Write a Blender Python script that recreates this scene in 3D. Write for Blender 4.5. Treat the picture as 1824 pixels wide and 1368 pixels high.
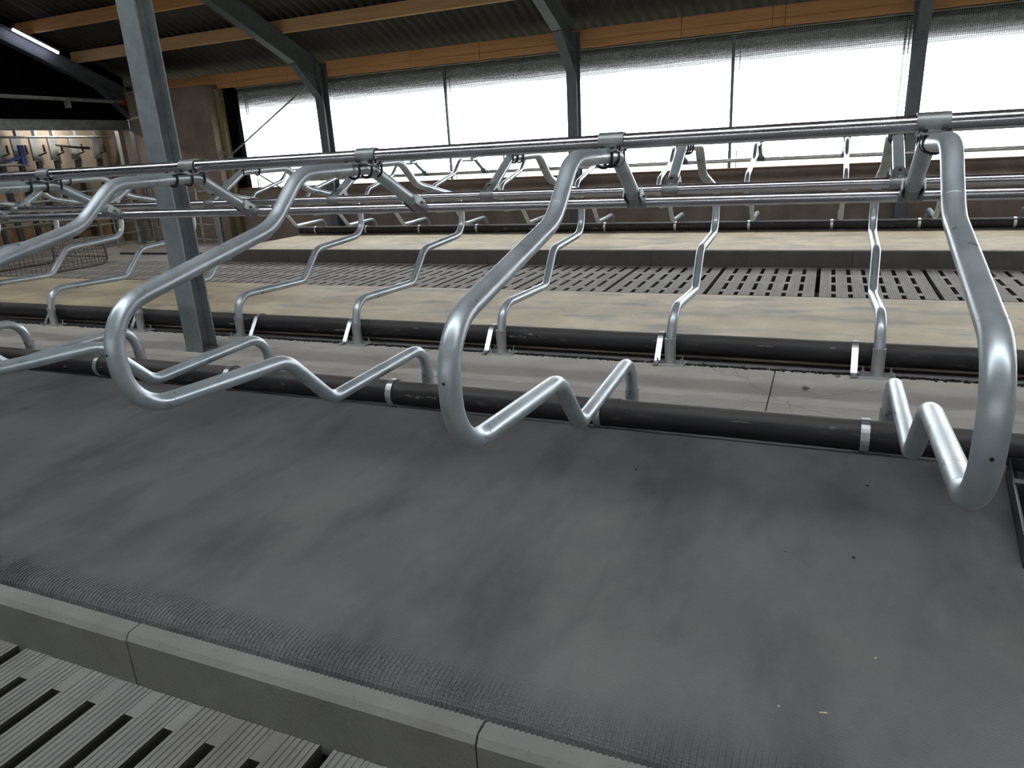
import bpy, bmesh, math, random
from mathutils import Vector, Matrix
random.seed(7)
for o in list(bpy.data.objects): bpy.data.objects.remove(o)
sc = bpy.context.scene
COL = sc.collection

# ------------------------------------------------------------------ camera, sky, exposure
F_PX = 1273.686
cam = bpy.data.cameras.new('camera'); cam.sensor_width = 36.0; cam.lens = F_PX / 1824 * 36.0
cam.clip_start = 0.05; cam.clip_end = 300
co = bpy.data.objects.new('camera', cam); COL.objects.link(co)
R = Vector((0.91934425, 0.38961917, -0.05480012)); U = Vector((-0.07407771, 0.30819148, 0.94843582)); W = Vector((-0.38641771, 0.86787955, -0.31219616))
m = Matrix((( R.x, U.x, -W.x, 0), (R.y, U.y, -W.y, 0), (R.z, U.z, -W.z, 1.33931), (0, 0, 0, 1)))
co.matrix_world = m
sc.camera = co

world = bpy.data.worlds.new('overcast_sky'); sc.world = world; world.use_nodes = True
bg = world.node_tree.nodes['Background']; bg.inputs[0].default_value = (0.93, 0.97, 1.0, 1); bg.inputs[1].default_value = 5.0
sc.view_settings.view_transform = 'Standard'; sc.view_settings.look = 'None'
sc.view_settings.exposure = 1.12; sc.view_settings.gamma = 1.0
try: sc.view_settings.use_curve_mapping = False
except Exception: pass
sc.cycles.max_bounces = 8; sc.cycles.diffuse_bounces = 5; sc.cycles.glossy_bounces = 4
sc.cycles.sample_clamp_indirect = 8.0
sc.cycles.use_denoising = True

def portal(loc, rot, sx, sy):
    l = bpy.data.lights.new('sky_portal', 'AREA'); l.shape = 'RECTANGLE'; l.size = sx; l.size_y = sy
    l.cycles.is_portal = True
    o = bpy.data.objects.new('sky_portal', l); COL.objects.link(o); o.location = loc; o.rotation_euler = rot
    o['kind'] = 'helper'
    return o

# ------------------------------------------------------------------ materials
def mat(name):
    m = bpy.data.materials.new(name); m.use_nodes = True
    nt = m.node_tree; return m, nt, nt.nodes['Principled BSDF']
def noise_mix(nt, c1, c2, scale=(1, 1, 1), ns=4.0, lo=0.35, hi=0.65, detail=5, coord='Object', rough=0.6):
    tc = nt.nodes.new('ShaderNodeTexCoord'); mp = nt.nodes.new('ShaderNodeMapping'); mp.inputs['Scale'].default_value = scale
    nt.links.new(tc.outputs[coord], mp.inputs[0])
    n = nt.nodes.new('ShaderNodeTexNoise'); n.inputs['Scale'].default_value = ns; n.inputs['Detail'].default_value = detail; n.inputs['Roughness'].default_value = rough
    nt.links.new(mp.outputs[0], n.inputs['Vector'])
    r = nt.nodes.new('ShaderNodeMapRange'); r.inputs[1].default_value = lo; r.inputs[2].default_value = hi
    nt.links.new(n.outputs['Fac'], r.inputs[0])
    mx = nt.nodes.new('ShaderNodeMix'); mx.data_type = 'RGBA'; mx.inputs[6].default_value = (*c1, 1); mx.inputs[7].default_value = (*c2, 1)
    nt.links.new(r.outputs[0], mx.inputs[0])
    return mx.outputs[2], n.outputs['Fac'], mp
def mix_over(nt, base, col, scale, ns, lo, hi, amt=1.0):
    """lay colour col over base where a noise is high"""
    out, fac, mp = noise_mix(nt, (0, 0, 0), (amt, amt, amt), scale, ns, lo, hi)
    mx = nt.nodes.new('ShaderNodeMix'); mx.data_type = 'RGBA'
    nt.links.new(out, mx.inputs[0]); nt.links.new(base, mx.inputs[6]); mx.inputs[7].default_value = (*col, 1)
    return mx.outputs[2]
def bump(nt, b, h, strength=0.3, dist=0.01, prev=None):
    bn = nt.nodes.new('ShaderNodeBump'); bn.inputs['Strength'].default_value = strength; bn.inputs['Distance'].default_value = dist
    nt.links.new(h, bn.inputs['Height'])
    if prev: nt.links.new(prev, bn.inputs['Normal'])
    nt.links.new(bn.outputs[0], b.inputs['Normal']); return bn.outputs[0]
def simple(name, c1, c2, rough=0.7, metal=0.0, ns=6.0, scale=(1, 1, 1), bs=0.0, lo=.35, hi=.65, coord='Object'):
    m, nt, b = mat(name)
    c, f, _ = noise_mix(nt, c1, c2, scale, ns, lo, hi, coord=coord)
    nt.links.new(c, b.inputs['Base Color']); b.inputs['Roughness'].default_value = rough; b.inputs['Metallic'].default_value = metal
    if bs: bump(nt, b, f, bs, 0.005)
    return m

def galv(name, c1, c2, r1, r2, metal, bs=.10):
    m, nt, b = mat(name)
    c, f, mp = noise_mix(nt, c1, c2, (1, 1, 1), 9.0, .3, .7)
    nt.links.new(c, b.inputs['Base Color']); b.inputs['Metallic'].default_value = metal
    rr = nt.nodes.new('ShaderNodeMapRange'); rr.inputs[1].default_value = .3; rr.inputs[2].default_value = .7; rr.inputs[3].default_value = r1; rr.inputs[4].default_value = r2
    nt.links.new(f, rr.inputs[0]); nt.links.new(rr.outputs[0], b.inputs['Roughness'])
    if bs:
        n2 = nt.nodes.new('ShaderNodeTexNoise'); n2.inputs['Scale'].default_value = 45; nt.links.new(mp.outputs[0], n2.inputs['Vector'])
        bump(nt, b, n2.outputs['Fac'], bs, 0.002)
    return m
M = {}
M['galv'] = galv('galvanised_tube', (.34, .385, .41), (.47, .52, .55), .26, .42, .50)
M['rail'] = galv('bright_galvanised_rail', (.56, .56, .60), (.60, .60, .64), .20, .25, .95, 0)
M['clamp'] = galv('dull_galvanised_clamp', (.21, .222, .225), (.31, .325, .325), .38, .5, .7)
M['crate'] = simple('rusty_dark_crate_wire', (.09, .075, .06), (.17, .155, .135), .65, .4)
M['strap'] = galv('bright_flat_strap', (.45, .46, .48), (.6, .61, .62), .28, .4, .85)
M['socket'] = galv('dusty_galvanised_socket', (.30, .31, .31), (.42, .43, .42), .45, .6, .6)
M['dark_steel'] = simple('dark_bolt_steel', (.03, .03, .035), (.07, .07, .08), .45, .7)
M['hole'] = simple('drill_hole_shadow_black', (.004, .004, .004), (.006, .006, .006), .9)
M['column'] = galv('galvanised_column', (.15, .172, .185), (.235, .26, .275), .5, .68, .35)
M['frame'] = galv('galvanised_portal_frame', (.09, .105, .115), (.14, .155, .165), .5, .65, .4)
M['steel_dim'] = simple('grey_steel', (.20, .21, .21), (.32, .33, .32), .6, .4)
M['wood'] = None
def wood(name, c1, c2):
    m, nt, b = mat(name)
    c, f, mp = noise_mix(nt, c1, c2, (.6, 6, 14), 2.2, .3, .7, 6)
    c = mix_over(nt, c, (.16, .07, .025), (3, 9, 9), 2.0, .70, .76, .8)
    nt.links.new(c, b.inputs['Base Color']); b.inputs['Roughness'].default_value = .7
    bump(nt, b, f, .2, .004)
    return m
M['wood'] = wood('spruce_timber', (.46, .225, .080), (.60, .32, .125))
M['wood_pale'] = wood('pale_spruce_timber', (.50, .30, .13), (.62, .40, .19))
M['wood_dark'] = simple('dark_sill_board', (.09, .05, .03), (.14, .085, .05), .7)
# black rubber mat: fine ribs, dusty patches
def rubber(name, base, base2, dust, lo, hi, amt, streak=False):
    m, nt, b = mat(name)
    c, f, mp = noise_mix(nt, base, base2, (1, 1, 1), 1.7, .3, .7, 6)
    c = mix_over(nt, c, dust, (1.5, 1.0, 1), 1.6, lo, hi, amt)
    if not streak:
        c = mix_over(nt, c, (.026, .026, .035), (1.6, .62, 1), 1.7, .47, .70, .68)  # dark blotches stretched along y, painting in the dividers' soft shadows
        c = mix_over(nt, c, (.30, .27, .21), (1, 1, 1), 55.0, .73, .78, .5)
        c = mix_over(nt, c, (.01, .01, .012), (1, 1, 1), 7.0, .745, .765, .8)
    else:
        c = mix_over(nt, c, (.22, .215, .205), (.7, 2.0, 1), 1.8, .50, .68, .8)
        c = mix_over(nt, c, (.07, .068, .066), (.9, 3.5, 1), 3.1, .63, .74, .55)
    nt.links.new(c, b.inputs['Base Color']); b.inputs['Roughness'].default_value = .62; b.inputs['Specular IOR Level'].default_value = .35
    wv = nt.nodes.new('ShaderNodeTexWave'); wv.wave_type = 'BANDS'; wv.bands_direction = 'Y'; wv.inputs['Scale'].default_value = 48; wv.inputs['Distortion'].default_value = .4
    tc = nt.nodes.new('ShaderNodeTexCoord'); nt.links.new(tc.outputs['Object'], wv.inputs['Vector'])
    bn = nt.nodes.new('ShaderNodeTexNoise'); bn.inputs['Scale'].default_value = 220; nt.links.new(tc.outputs['Object'], bn.inputs['Vector'])
    p = bump(nt, b, wv.outputs['Fac'], .35 if not streak else .08, .003)
    bump(nt, b, bn.outputs['Fac'], .6, .004, p)
    return m
M['mat_near'] = rubber('black_rubber_mat', (.085, .088, .091), (.112, .112, .113), (.145, .141, .132), .45, .75, .8)
M['mat_far'] = rubber('sawdust_covered_mat', (.43, .355, .235), (.55, .46, .31), (.66, .56, .38), .45, .7, .8, True)
M['mat_edge'] = simple('black_rubber_edge', (.018, .018, .019), (.035, .035, .036), .6)
def pipe_mat():
    m, nt, b = mat('black_plastic_pipe')
    c, f, mp = noise_mix(nt, (.010, .0095, .011), (.020, .019, .021), (.6, 1, 1), 5, .3, .7)
    c = mix_over(nt, c, (.11, .10, .09), (.8, 3, 3), 7.0, .60, .75, .6)
    c = mix_over(nt, c, (.30, .28, .23), (.8, 4, 4), 6.0, .64, .70, .65)
    ge = nt.nodes.new('ShaderNodeNewGeometry'); sp = nt.nodes.new('ShaderNodeSeparateXYZ'); nt.links.new(ge.outputs['Normal'], sp.inputs[0])
    du = nt.nodes.new('ShaderNodeMapRange'); du.inputs[1].default_value = .55; du.inputs[2].default_value = 1; du.inputs[4].default_value = .5; nt.links.new(sp.outputs[2], du.inputs[0])   # settled dust on top of the pipe
    mx = nt.nodes.new('ShaderNodeMix'); mx.data_type = 'RGBA'; nt.links.new(du.outputs[0], mx.inputs[0]); nt.links.new(c, mx.inputs[6]); mx.inputs[7].default_value = (.13, .12, .11, 1); c = mx.outputs[2]
    nt.links.new(c, b.inputs['Base Color']); b.inputs['Roughness'].default_value = .55; b.inputs['Specular IOR Level'].default_value = .33
    return m
M['pipe'] = pipe_mat()
def concrete(name, c1, c2, stain, samt=.5, ns=3.0, fine=.25, scale=(1, 1, 1), crack=False):
    m, nt, b = mat(name)
    c, f, mp = noise_mix(nt, c1, c2, scale, ns, .3, .7, 8)
    c = mix_over(nt, c, stain, (1, 1, 1), 1.3, .5, .72, samt)
    c = mix_over(nt, c, tuple(x * .55 for x in c1), (1, 1, 1), 38, .62, .72, .5)
    if crack:
        vo = nt.nodes.new('ShaderNodeTexVoronoi'); vo.feature = 'DISTANCE_TO_EDGE'; vo.inputs['Scale'].default_value = .9
        tc = nt.nodes.new('ShaderNodeTexCoord'); n3 = nt.nodes.new('ShaderNodeTexNoise'); n3.inputs['Scale'].default_value = 5
        nt.links.new(tc.outputs['Object'], n3.inputs['Vector'])
        ad = nt.nodes.new('ShaderNodeMix'); ad.data_type = 'RGBA'; ad.inputs[0].default_value = .12
        nt.links.new(tc.outputs['Object'], ad.inputs[6]); nt.links.new(n3.outputs['Color'], ad.inputs[7]); nt.links.new(ad.outputs[2], vo.inputs['Vector'])
        lt = nt.nodes.new('ShaderNodeMapRange'); lt.inputs[1].default_value = 0; lt.inputs[2].default_value = .004; lt.inputs[3].default_value = .4; lt.inputs[4].default_value = 0
        nt.links.new(vo.outputs['Distance'], lt.inputs[0])
        mx = nt.nodes.new('ShaderNodeMix'); mx.data_type = 'RGBA'; nt.links.new(lt.outputs[0], mx.inputs[0]); nt.links.new(c, mx.inputs[6]); mx.inputs[7].default_value = (.05, .045, .04, 1)
        c = mx.outputs[2]
    nt.links.new(c, b.inputs['Base Color']); b.inputs['Roughness'].default_value = .85
    n2 = nt.nodes.new('ShaderNodeTexNoise'); n2.inputs['Scale'].default_value = 90; n2.inputs['Detail'].default_value = 4; nt.links.new(mp.outputs[0], n2.inputs['Vector'])
    bump(nt, b, n2.outputs['Fac'], fine, .006)
    return m
M['strip'] = concrete('pale_strip_concrete', (.38, .36, .325), (.48, .455, .415), (.54, .475, .36), .5, crack=True)
M['kerb'] = concrete('kerb_concrete', (.155, .155, .145), (.225, .225, .21), (.12, .11, .10), .4)
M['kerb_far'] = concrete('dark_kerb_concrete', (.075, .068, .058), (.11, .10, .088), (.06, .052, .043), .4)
M['slat'] = concrete('slat_concrete', (.145, .145, .138), (.22, .217, .205), (.10, .088, .068), .55, scale=(3, .6, 1))
M['slat_far'] = concrete('dusty_slat_concrete', (.28, .262, .238), (.40, .375, .345), (.27, .23, .17), .5, scale=(3, .6, 1))
M['wallc'] = concrete('brown_stained_concrete', (.16, .12, .097), (.25, .20, .165), (.30, .25, .215), .4, scale=(1, 1, .5))
M['panelc'] = concrete('grey_brown_panel_concrete', (.17, .13, .10), (.25, .20, .155), (.12, .09, .065), .5)
M['slotwall'] = simple('slurry_shaded_slot_wall', (.018, .017, .015), (.035, .032, .028), .8)  # slurry on the slot walls, darkened further to stand for slot shade
M['pit'] = simple('slurry_pit_black', (.008, .008, .008), (.015, .014, .012), .9)
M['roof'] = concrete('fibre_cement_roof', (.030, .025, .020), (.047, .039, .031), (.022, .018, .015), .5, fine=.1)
M['cream'] = simple('cream_parlour_wall', (.44, .37, .28), (.58, .50, .40), .7, ns=2.0)
M['tan'] = simple('tan_splashed_wall', (.20, .11, .045), (.40, .27, .13), .75, ns=2.5)
M['black'] = simple('lightless_black', (.003, .003, .003), (.005, .005, .005), .95)  # near-black without sheen, so the gable darkness lies in the colour
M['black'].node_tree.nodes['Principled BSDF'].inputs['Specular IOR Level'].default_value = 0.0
M['dark'] = simple('dark_steel_paint', (.02, .02, .022), (.04, .04, .042), .6)
M['blue'] = simple('blue_plastic', (.015, .03, .16), (.03, .05, .24), .5)
M['red'] = simple('red_plastic', (.25, .01, .01), (.35, .02, .015), .5)
M['orange'] = simple('orange_wood', (.42, .20, .07), (.55, .28, .10), .6)
M['wire'] = simple('net_wire', (.30, .31, .30), (.42, .43, .42), .5, .5)
M['box'] = simple('black_plastic_crate', (.010, .012, .013), (.022, .024, .025), .35)
M['crumb'] = simple('black_crumbs', (.006, .006, .006), (.012, .011, .01), .9)
M['yard'] = simple('pale_yard_gravel', (.11, .125, .09), (.16, .17, .12), .9, ns=1.0)
M['straw'] = simple('straw', (.55, .45, .25), (.65, .55, .35), .7)
M['trimwood'] = simple('olive_painted_board', (.16, .13, .06), (.24, .20, .10), .7)
def shade():  # see-through dark layer for the added window fade and the seams
    m, nt, b = mat('fade_and_seam_film'); tr = nt.nodes.new('ShaderNodeBsdfTransparent'); mx = nt.nodes.new('ShaderNodeMixShader'); mx.inputs[0].default_value = .56
    b.inputs['Base Color'].default_value = (.10, .125, .095, 1); b.inputs['Roughness'].default_value = .9
    nt.links.new(tr.outputs[0], mx.inputs[1]); nt.links.new(b.outputs[0], mx.inputs[2]); nt.links.new(mx.outputs[0], nt.nodes['Material Output'].inputs[0]); return m
M['shade'] = shade(); sc.cycles.transparent_max_bounces = 16
def lampmat():
    m, nt, b = mat('fluorescent_tube'); b.inputs['Emission Color'].default_value = (.80, .78, 1, 1); b.inputs['Emission Strength'].default_value = 4.5; return m
M['lamp'] = lampmat()

def lampmat_fill():  # emission of the added, unseen parlour lamps
    m, nt, b = mat('parlour_fill_tube'); b.inputs['Emission Color'].default_value = (1, .93, .85, 1); b.inputs['Emission Strength'].default_value = 45.0; return m
M['lamp_fill'] = lampmat_fill()
# ------------------------------------------------------------------ helpers
def obj(name, bm, m, parent=None, smooth=False, **props):
    me = bpy.data.meshes.new(name)
    bmesh.ops.recalc_face_normals(bm, faces=bm.faces[:])
    bm.to_mesh(me); bm.free()
    if smooth:
        for p in me.polygons: p.use_smooth = True
        try: me.set_sharp_from_angle(angle=math.radians(42))
        except Exception: pass
    me.materials.append(m if not isinstance(m, str) else M[m])
    o = bpy.data.objects.new(name, me); COL.objects.link(o)
    if parent: o.parent = parent
    for k, v in props.items(): o[k] = v
    return o
def inst(name, me, parent=None, loc=(0, 0, 0), rotz=0, scale=None):
    o = bpy.data.objects.new(name, me); COL.objects.link(o); o.location = loc; o.rotation_euler = (0, 0, rotz)
    if parent: o.parent = parent
    if scale: o.scale = scale
    return o
def tag(o, label, cat, group=None):
    o['label'] = label; o['category'] = cat
    if group: o['group'] = group
    return o
def thing(name, label, cat, loc=(0, 0, 0), rotz=0, group=None):
    o = bpy.data.objects.new(name, None); COL.objects.link(o); o.empty_display_size = .1
    o.location = loc; o.rotation_euler = (0, 0, rotz); return tag(o, label, cat, group)
def dup(root, loc, label, rotz=0):
    r = root.copy(); COL.objects.link(r); r.location = loc; r.rotation_euler = (0, 0, rotz); r['label'] = label
    for ch in list(root.children):
        c = ch.copy(); COL.objects.link(c); c.parent = r
        for g in list(ch.children):
            d = g.copy(); COL.objects.link(d); d.parent = c
    return r
def box(bm, c, s, rot=None, bevel=0):
    r = bmesh.ops.create_cube(bm, size=1); v = r['verts']
    bmesh.ops.scale(bm, vec=s, verts=v)
    if bevel:
        es = list({e for x in v for e in x.link_edges}); rb = bmesh.ops.bevel(bm, geom=es, offset=bevel, segments=1, affect='EDGES')
        v = list({x for f in rb['faces'] for x in f.verts} | {x for x in v if x.is_valid})
    if rot is not None: bmesh.ops.rotate(bm, cent=(0, 0, 0), matrix=rot, verts=v)
    bmesh.ops.translate(bm, vec=c, verts=v); return v
def box2(bm, lo, hi, bevel=0):
    return box(bm, [(a + b) / 2 for a, b in zip(lo, hi)], [abs(b - a) for a, b in zip(lo, hi)], bevel=bevel)
def fillet(pts, radii, n=7):
    P = [Vector(p) for p in pts]; out = [P[0]]
    for i in range(1, len(P) - 1):
        a = (P[i - 1] - P[i]); b = (P[i + 1] - P[i]); la, lb = a.length, b.length; a.normalize(); b.normalize()
        ang = a.angle(b); r = radii[i] if isinstance(radii, (list, tuple)) else radii
        t = min(r / math.tan(ang / 2), la * (.9 if i == 1 else .49), lb * (.9 if i == len(P) - 2 else .49)); rr = t * math.tan(ang / 2)
        bis = (a + b).normalized(); c = P[i] + bis * (rr / math.sin(ang / 2))
        s = P[i] + a * t; e = P[i] + b * t; u = (s - c); w = (e - c); tot = u.angle(w)
        for k in range(n + 1):
            f = k / n; v = (u * math.sin((1 - f) * tot) + w * math.sin(f * tot)) / math.sin(tot); out.append(c + v)
    out.append(P[-1]); return out
def tube(bm, path, r, seg=16, caps=True):
    P = [Vector(p) for p in path]; n = len(P); rings = []
    T = []
    for i in range(n):
        t = (P[min(i + 1, n - 1)] - P[max(i - 1, 0)]).normalized(); T.append(t)
    up = Vector((0, 0, 1)) if abs(T[0].z) < .9 else Vector((1, 0, 0))
    nrm = T[0].cross(up).normalized()
    for i in range(n):
        if i: nrm = (nrm - T[i] * nrm.dot(T[i])).normalized()
        bi = T[i].cross(nrm)
        rr = r[i] if isinstance(r, (list, tuple)) else r
        rings.append([bm.verts.new(P[i] + (nrm * math.cos(2 * math.pi * k / seg) + bi * math.sin(2 * math.pi * k / seg)) * rr) for k in range(seg)])
    for i in range(n - 1):
        for k in range(seg):
            bm.faces.new((rings[i][k], rings[i][(k + 1) % seg], rings[i + 1][(k + 1) % seg], rings[i + 1][k]))
    if caps:
        bm.faces.new(rings[0]); bm.faces.new(rings[-1][::-1])
    return rings
def bar(bm, a, b, w, h=None):
    a, b = Vector(a), Vector(b); d = b - a; L = d.length; q = d.to_track_quat('Y', 'Z').to_matrix()
    return box(bm, (a + b) / 2, (w, L, h or w), rot=q)
def prism(bm, prof, x0, x1):
    """closed (y, z) profile extruded along x"""
    a = [bm.verts.new((x0, y, z)) for y, z in prof]; b = [bm.verts.new((x1, y, z)) for y, z in prof]; n = len(prof)
    for i in range(n): bm.faces.new((a[i], a[(i + 1) % n], b[(i + 1) % n], b[i]))
    bm.faces.new(a); bm.faces.new(b[::-1])
def NB(): return bmesh.new()
def isec(bm, h, w, L, tf=.011, tw=.008, M4=None):
    """I section: web in local YZ plane (depth h along Y), flange width w along X, length L along Z from 0"""
    n0 = len(bm.verts); bm.verts.ensure_lookup_table()
    vs = []
    vs += box2(bm, (-w / 2, -h / 2, 0), (w / 2, -h / 2 + tf, L)); vs += box2(bm, (-w / 2, h / 2 - tf, 0), (w / 2, h / 2, L)); vs += box2(bm, (-tw / 2, -h / 2 + tf, 0), (tw / 2, h / 2 - tf, L))
    if M4: bmesh.ops.transform(bm, matrix=M4, verts=vs)

# ------------------------------------------------------------------ key dimensions (metres; y away from the camera, x to the right)
XL, XR = -12.0, 3.4          # how far the rows run
CY = 3.845                   # middle of the head-to-head double row
ROW3 = 8.05; ROW3Z = -.055   # shift from the near row to the row against the wall
X3L = -9.25
ALLEY = -.20
PF = dict(B=(3.352, .112), V1=(3.318, .330), V2=(2.496, .303), V3=(2.247, .556), UL=(1.492, .597), UU=(1.488, .927), V5=(2.282, 1.100), V6=(2.500, 1.289), V7=(3.032, 1.283), E=(3.425, 1.068))
NEARX = [.317, -.833, -2.014, -3.142, -4.29, -5.44]
FARX = [.331, -.835, -1.992, -3.182, -4.326, -5.458, -6.598, -7.75, -8.90, -10.05]
WALLX = [2.35, 1.27, .18, -.93, -2.02, -3.13, -4.25, -5.37, -6.51, -7.63, -8.76]
NADJ = {0: {'V1': (0, -.004, -.014), 'V2': (.002, .003, .007), 'V3': (0, .001, .004), 'V7': (-.007, 0, -.006), 'E': (-.006, 0, 0)},
        1: {'V2': (.002, -.001, -.004), 'V3': (.010, .003, -.001), 'V6': (-.002, -.001, .004), 'V7': (.014, .004, .006), 'E': (.008, 0, 0)},
        2: {'V1': (.010, .005, -.004), 'V3': (-.006, -.005, 0), 'V5': (-.004, -.004, -.006), 'V6': (-.006, -.005, 0), 'V7': (-.012, -.007, .006), 'E': (.012, 0, 0)},
        3: {'V5': (.003, .004, .005), 'V6': (.004, .005, -.006), 'V7': (.001, .001, .004), 'E': (-.013, 0, 0)}}
FADJ = {0: {'V1': (-.004, -.005, .014), 'V2': (-.012, -.001, .001), 'V3': (-.001, .001, -.008)},
        1: {'V1': (.012, -.006, .015), 'V2': (.006, 0, -.003), 'V7': (-.007, .001, .010), 'V6': (.012, -.003, .001), 'V5': (.006, 0, -.012)},
        2: {'V1': (.009, -.004, .001), 'V2': (.018, -.006, .006)}}

# ------------------------------------------------------------------ ground, pit, slatted alleys
floor = obj('floor', (lambda b: (box2(b, (-24, -12, -1.3), (20, 13.5, -1.2)), b)[1])(NB()), 'pit', kind='structure')
def slab_mesh(L=2.5, nb=7, pitch=.153, slot=.034, slots=((0, 0),)):
    bm = NB(); w = nb * pitch; T = .11
    bw = pitch - slot
    for i in range(nb):
        x0 = i * pitch + slot / 2 - (0 if i else 0); x1 = x0 + bw
        # beam section with fine grooves along its length
        prof = [(x0 + .012, -T), (x0, -.012), (x0 + .002, 0)]
        g = 5; 
        for k in range(g):
            gx = x0 + bw * (k + .8) / (g + .6)
            prof += [(gx - .0030, 0), (gx - .0018, -.004), (gx + .0018, -.004), (gx + .0030, 0)]
        prof += [(x1 - .002, 0), (x1, -.012), (x1 - .012, -T)]
        a = [bm.verts.new((x, 0, z)) for x, z in prof]; b = [bm.verts.new((x, L, z)) for x, z in prof]; n = len(prof)
        for q in range(n): bm.faces.new((a[q], a[(q + 1) % n], b[(q + 1) % n], b[q]))
        bm.faces.new(a); bm.faces.new(b[::-1])
        if i < nb - 1:
            ys = [0] + [v for s in slots for v in s] + [L]
            for q in range(0, len(ys), 2):
                box2(bm, (x1 - .004, ys[q] + .0005, -T + .01), (x1 + slot + .004, ys[q + 1] - .0005, -.0015))
    me = bpy.data.meshes.new('slat_slab'); bmesh.ops.recalc_face_normals(bm, faces=bm.faces[:])
    for f in bm.faces:
        if abs(f.normal.z) < .5 and f.calc_center_median().z < -.0055: f.material_index = 1
    bm.to_mesh(me); bm.free(); return me
def slots_from(first, pitch, ln, n): return [(first + k * pitch, first + k * pitch + ln) for k in range(n)]
far_alley = obj('floor', (lambda b: ([box2(b, (XL - 1.8, y, -.48), (XR, y + .12, -.311)) for y in (6.70, 9.13)], b)[1])(NB()), 'pit', kind='structure')
sm = slab_mesh(2.5, 7, .153, .039, slots_from(.135, .478, .355, 5)); sm.materials.append(M['slat_far']); sm.materials.append(M['slotwall'])
for k in range(15):
    inst('slat_slab', sm, far_alley, (-.032 + 1.073 * (k - 12) + (0.004), 6.70, ALLEY))
near_alley = obj('floor', (lambda b: ([box2(b, (-5.2, y, -.48), (3, y + .12, -.311)) for y in (1.12, -1.3)], b)[1])(NB()), 'pit', kind='structure')
sn = slab_mesh(2.5, 8, .160, .038, [(2.5 - b - .105, 2.5 - a - .105) for a, b in slots_from(0.0, .478, .375, 5)][::-1]); sn.materials.append(M['slat']); sn.materials.append(M['slotwall'])
for k in range(6):
    inst('slat_slab', sn, near_alley, (-2.44 + 1.285 * (k - 2), 1.205 - 2.5, ALLEY))
# plain concrete floor left of the wall row
lf = obj('floor', (lambda b: (box2(b, (-16, 9.20, -.45), (X3L - .1, 12.0, ALLEY)), b)[1])(NB()), 'slat_far', kind='structure')
lf2 = obj('floor', (lambda b: (box2(b, (-22, -12, -.46), (-13.9, 9.19, ALLEY - .002)), b)[1])(NB()), 'slat_far', kind='structure')
nf = obj('floor', (lambda b: (box2(b, (-13.8, -12, -.46), (12, -1.32, ALLEY - .002)), b)[1])(NB()), 'slat', kind='structure')
yard = obj('yard', (lambda b: (box2(b, (-60, 12.35, -.5), (60, 90, -.3)), b)[1])(NB()), 'yard', kind='structure')

# ------------------------------------------------------------------ stall beds: concrete base, kerb blocks, mats, centre strip
def bed_base(x0, x1, y0, y1, z1):
    return obj('stall_base', (lambda b: (box2(b, (x0, y0, -.6), (x1, y1, z1)), b)[1])(NB()), 'kerb', kind='structure')
def kerb_mesh(L, km='kerb'):
    bm = NB(); g = .003; pr = [(0, -.22), (0, -.022), (.014, -.004), (.020, 0), (.10, 0), (.10, -.22)]
    prism(bm, pr, g, L - g)
    me = bpy.data.meshes.new('kerb_block'); bmesh.ops.recalc_face_normals(bm, faces=bm.faces[:]); bm.to_mesh(me); bm.free(); me.materials.append(M[km]); return me
def kerb(x0, n, L, y, z, flip=False, km='kerb'):
    r = bpy.data.objects.new('kerb', None); COL.objects.link(r); r['kind'] = 'structure'
    me = kerb_mesh(L, km)
    for k in range(n):
        dz = random.uniform(-.0015, .0015)
        if flip: inst('kerb_block', me, r, (x0 + (k + 1) * L, y, z + dz), math.pi)
        else: inst('kerb_block', me, r, (x0 + k * L, y + random.uniform(-.0015, .0015), z + dz))
    return r
kerb(-1.89 - 1.2 * 6, 10, 1.2, 1.206, -.014)
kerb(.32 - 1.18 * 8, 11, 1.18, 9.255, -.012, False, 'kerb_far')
kerb(XL, 13, 1.18, 6.53, -.012, True)
bed_base(XL, XR, 1.30, 6.425, -.03)
bed_base(X3L, XR, 9.36, 12.0, -.07)
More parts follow.
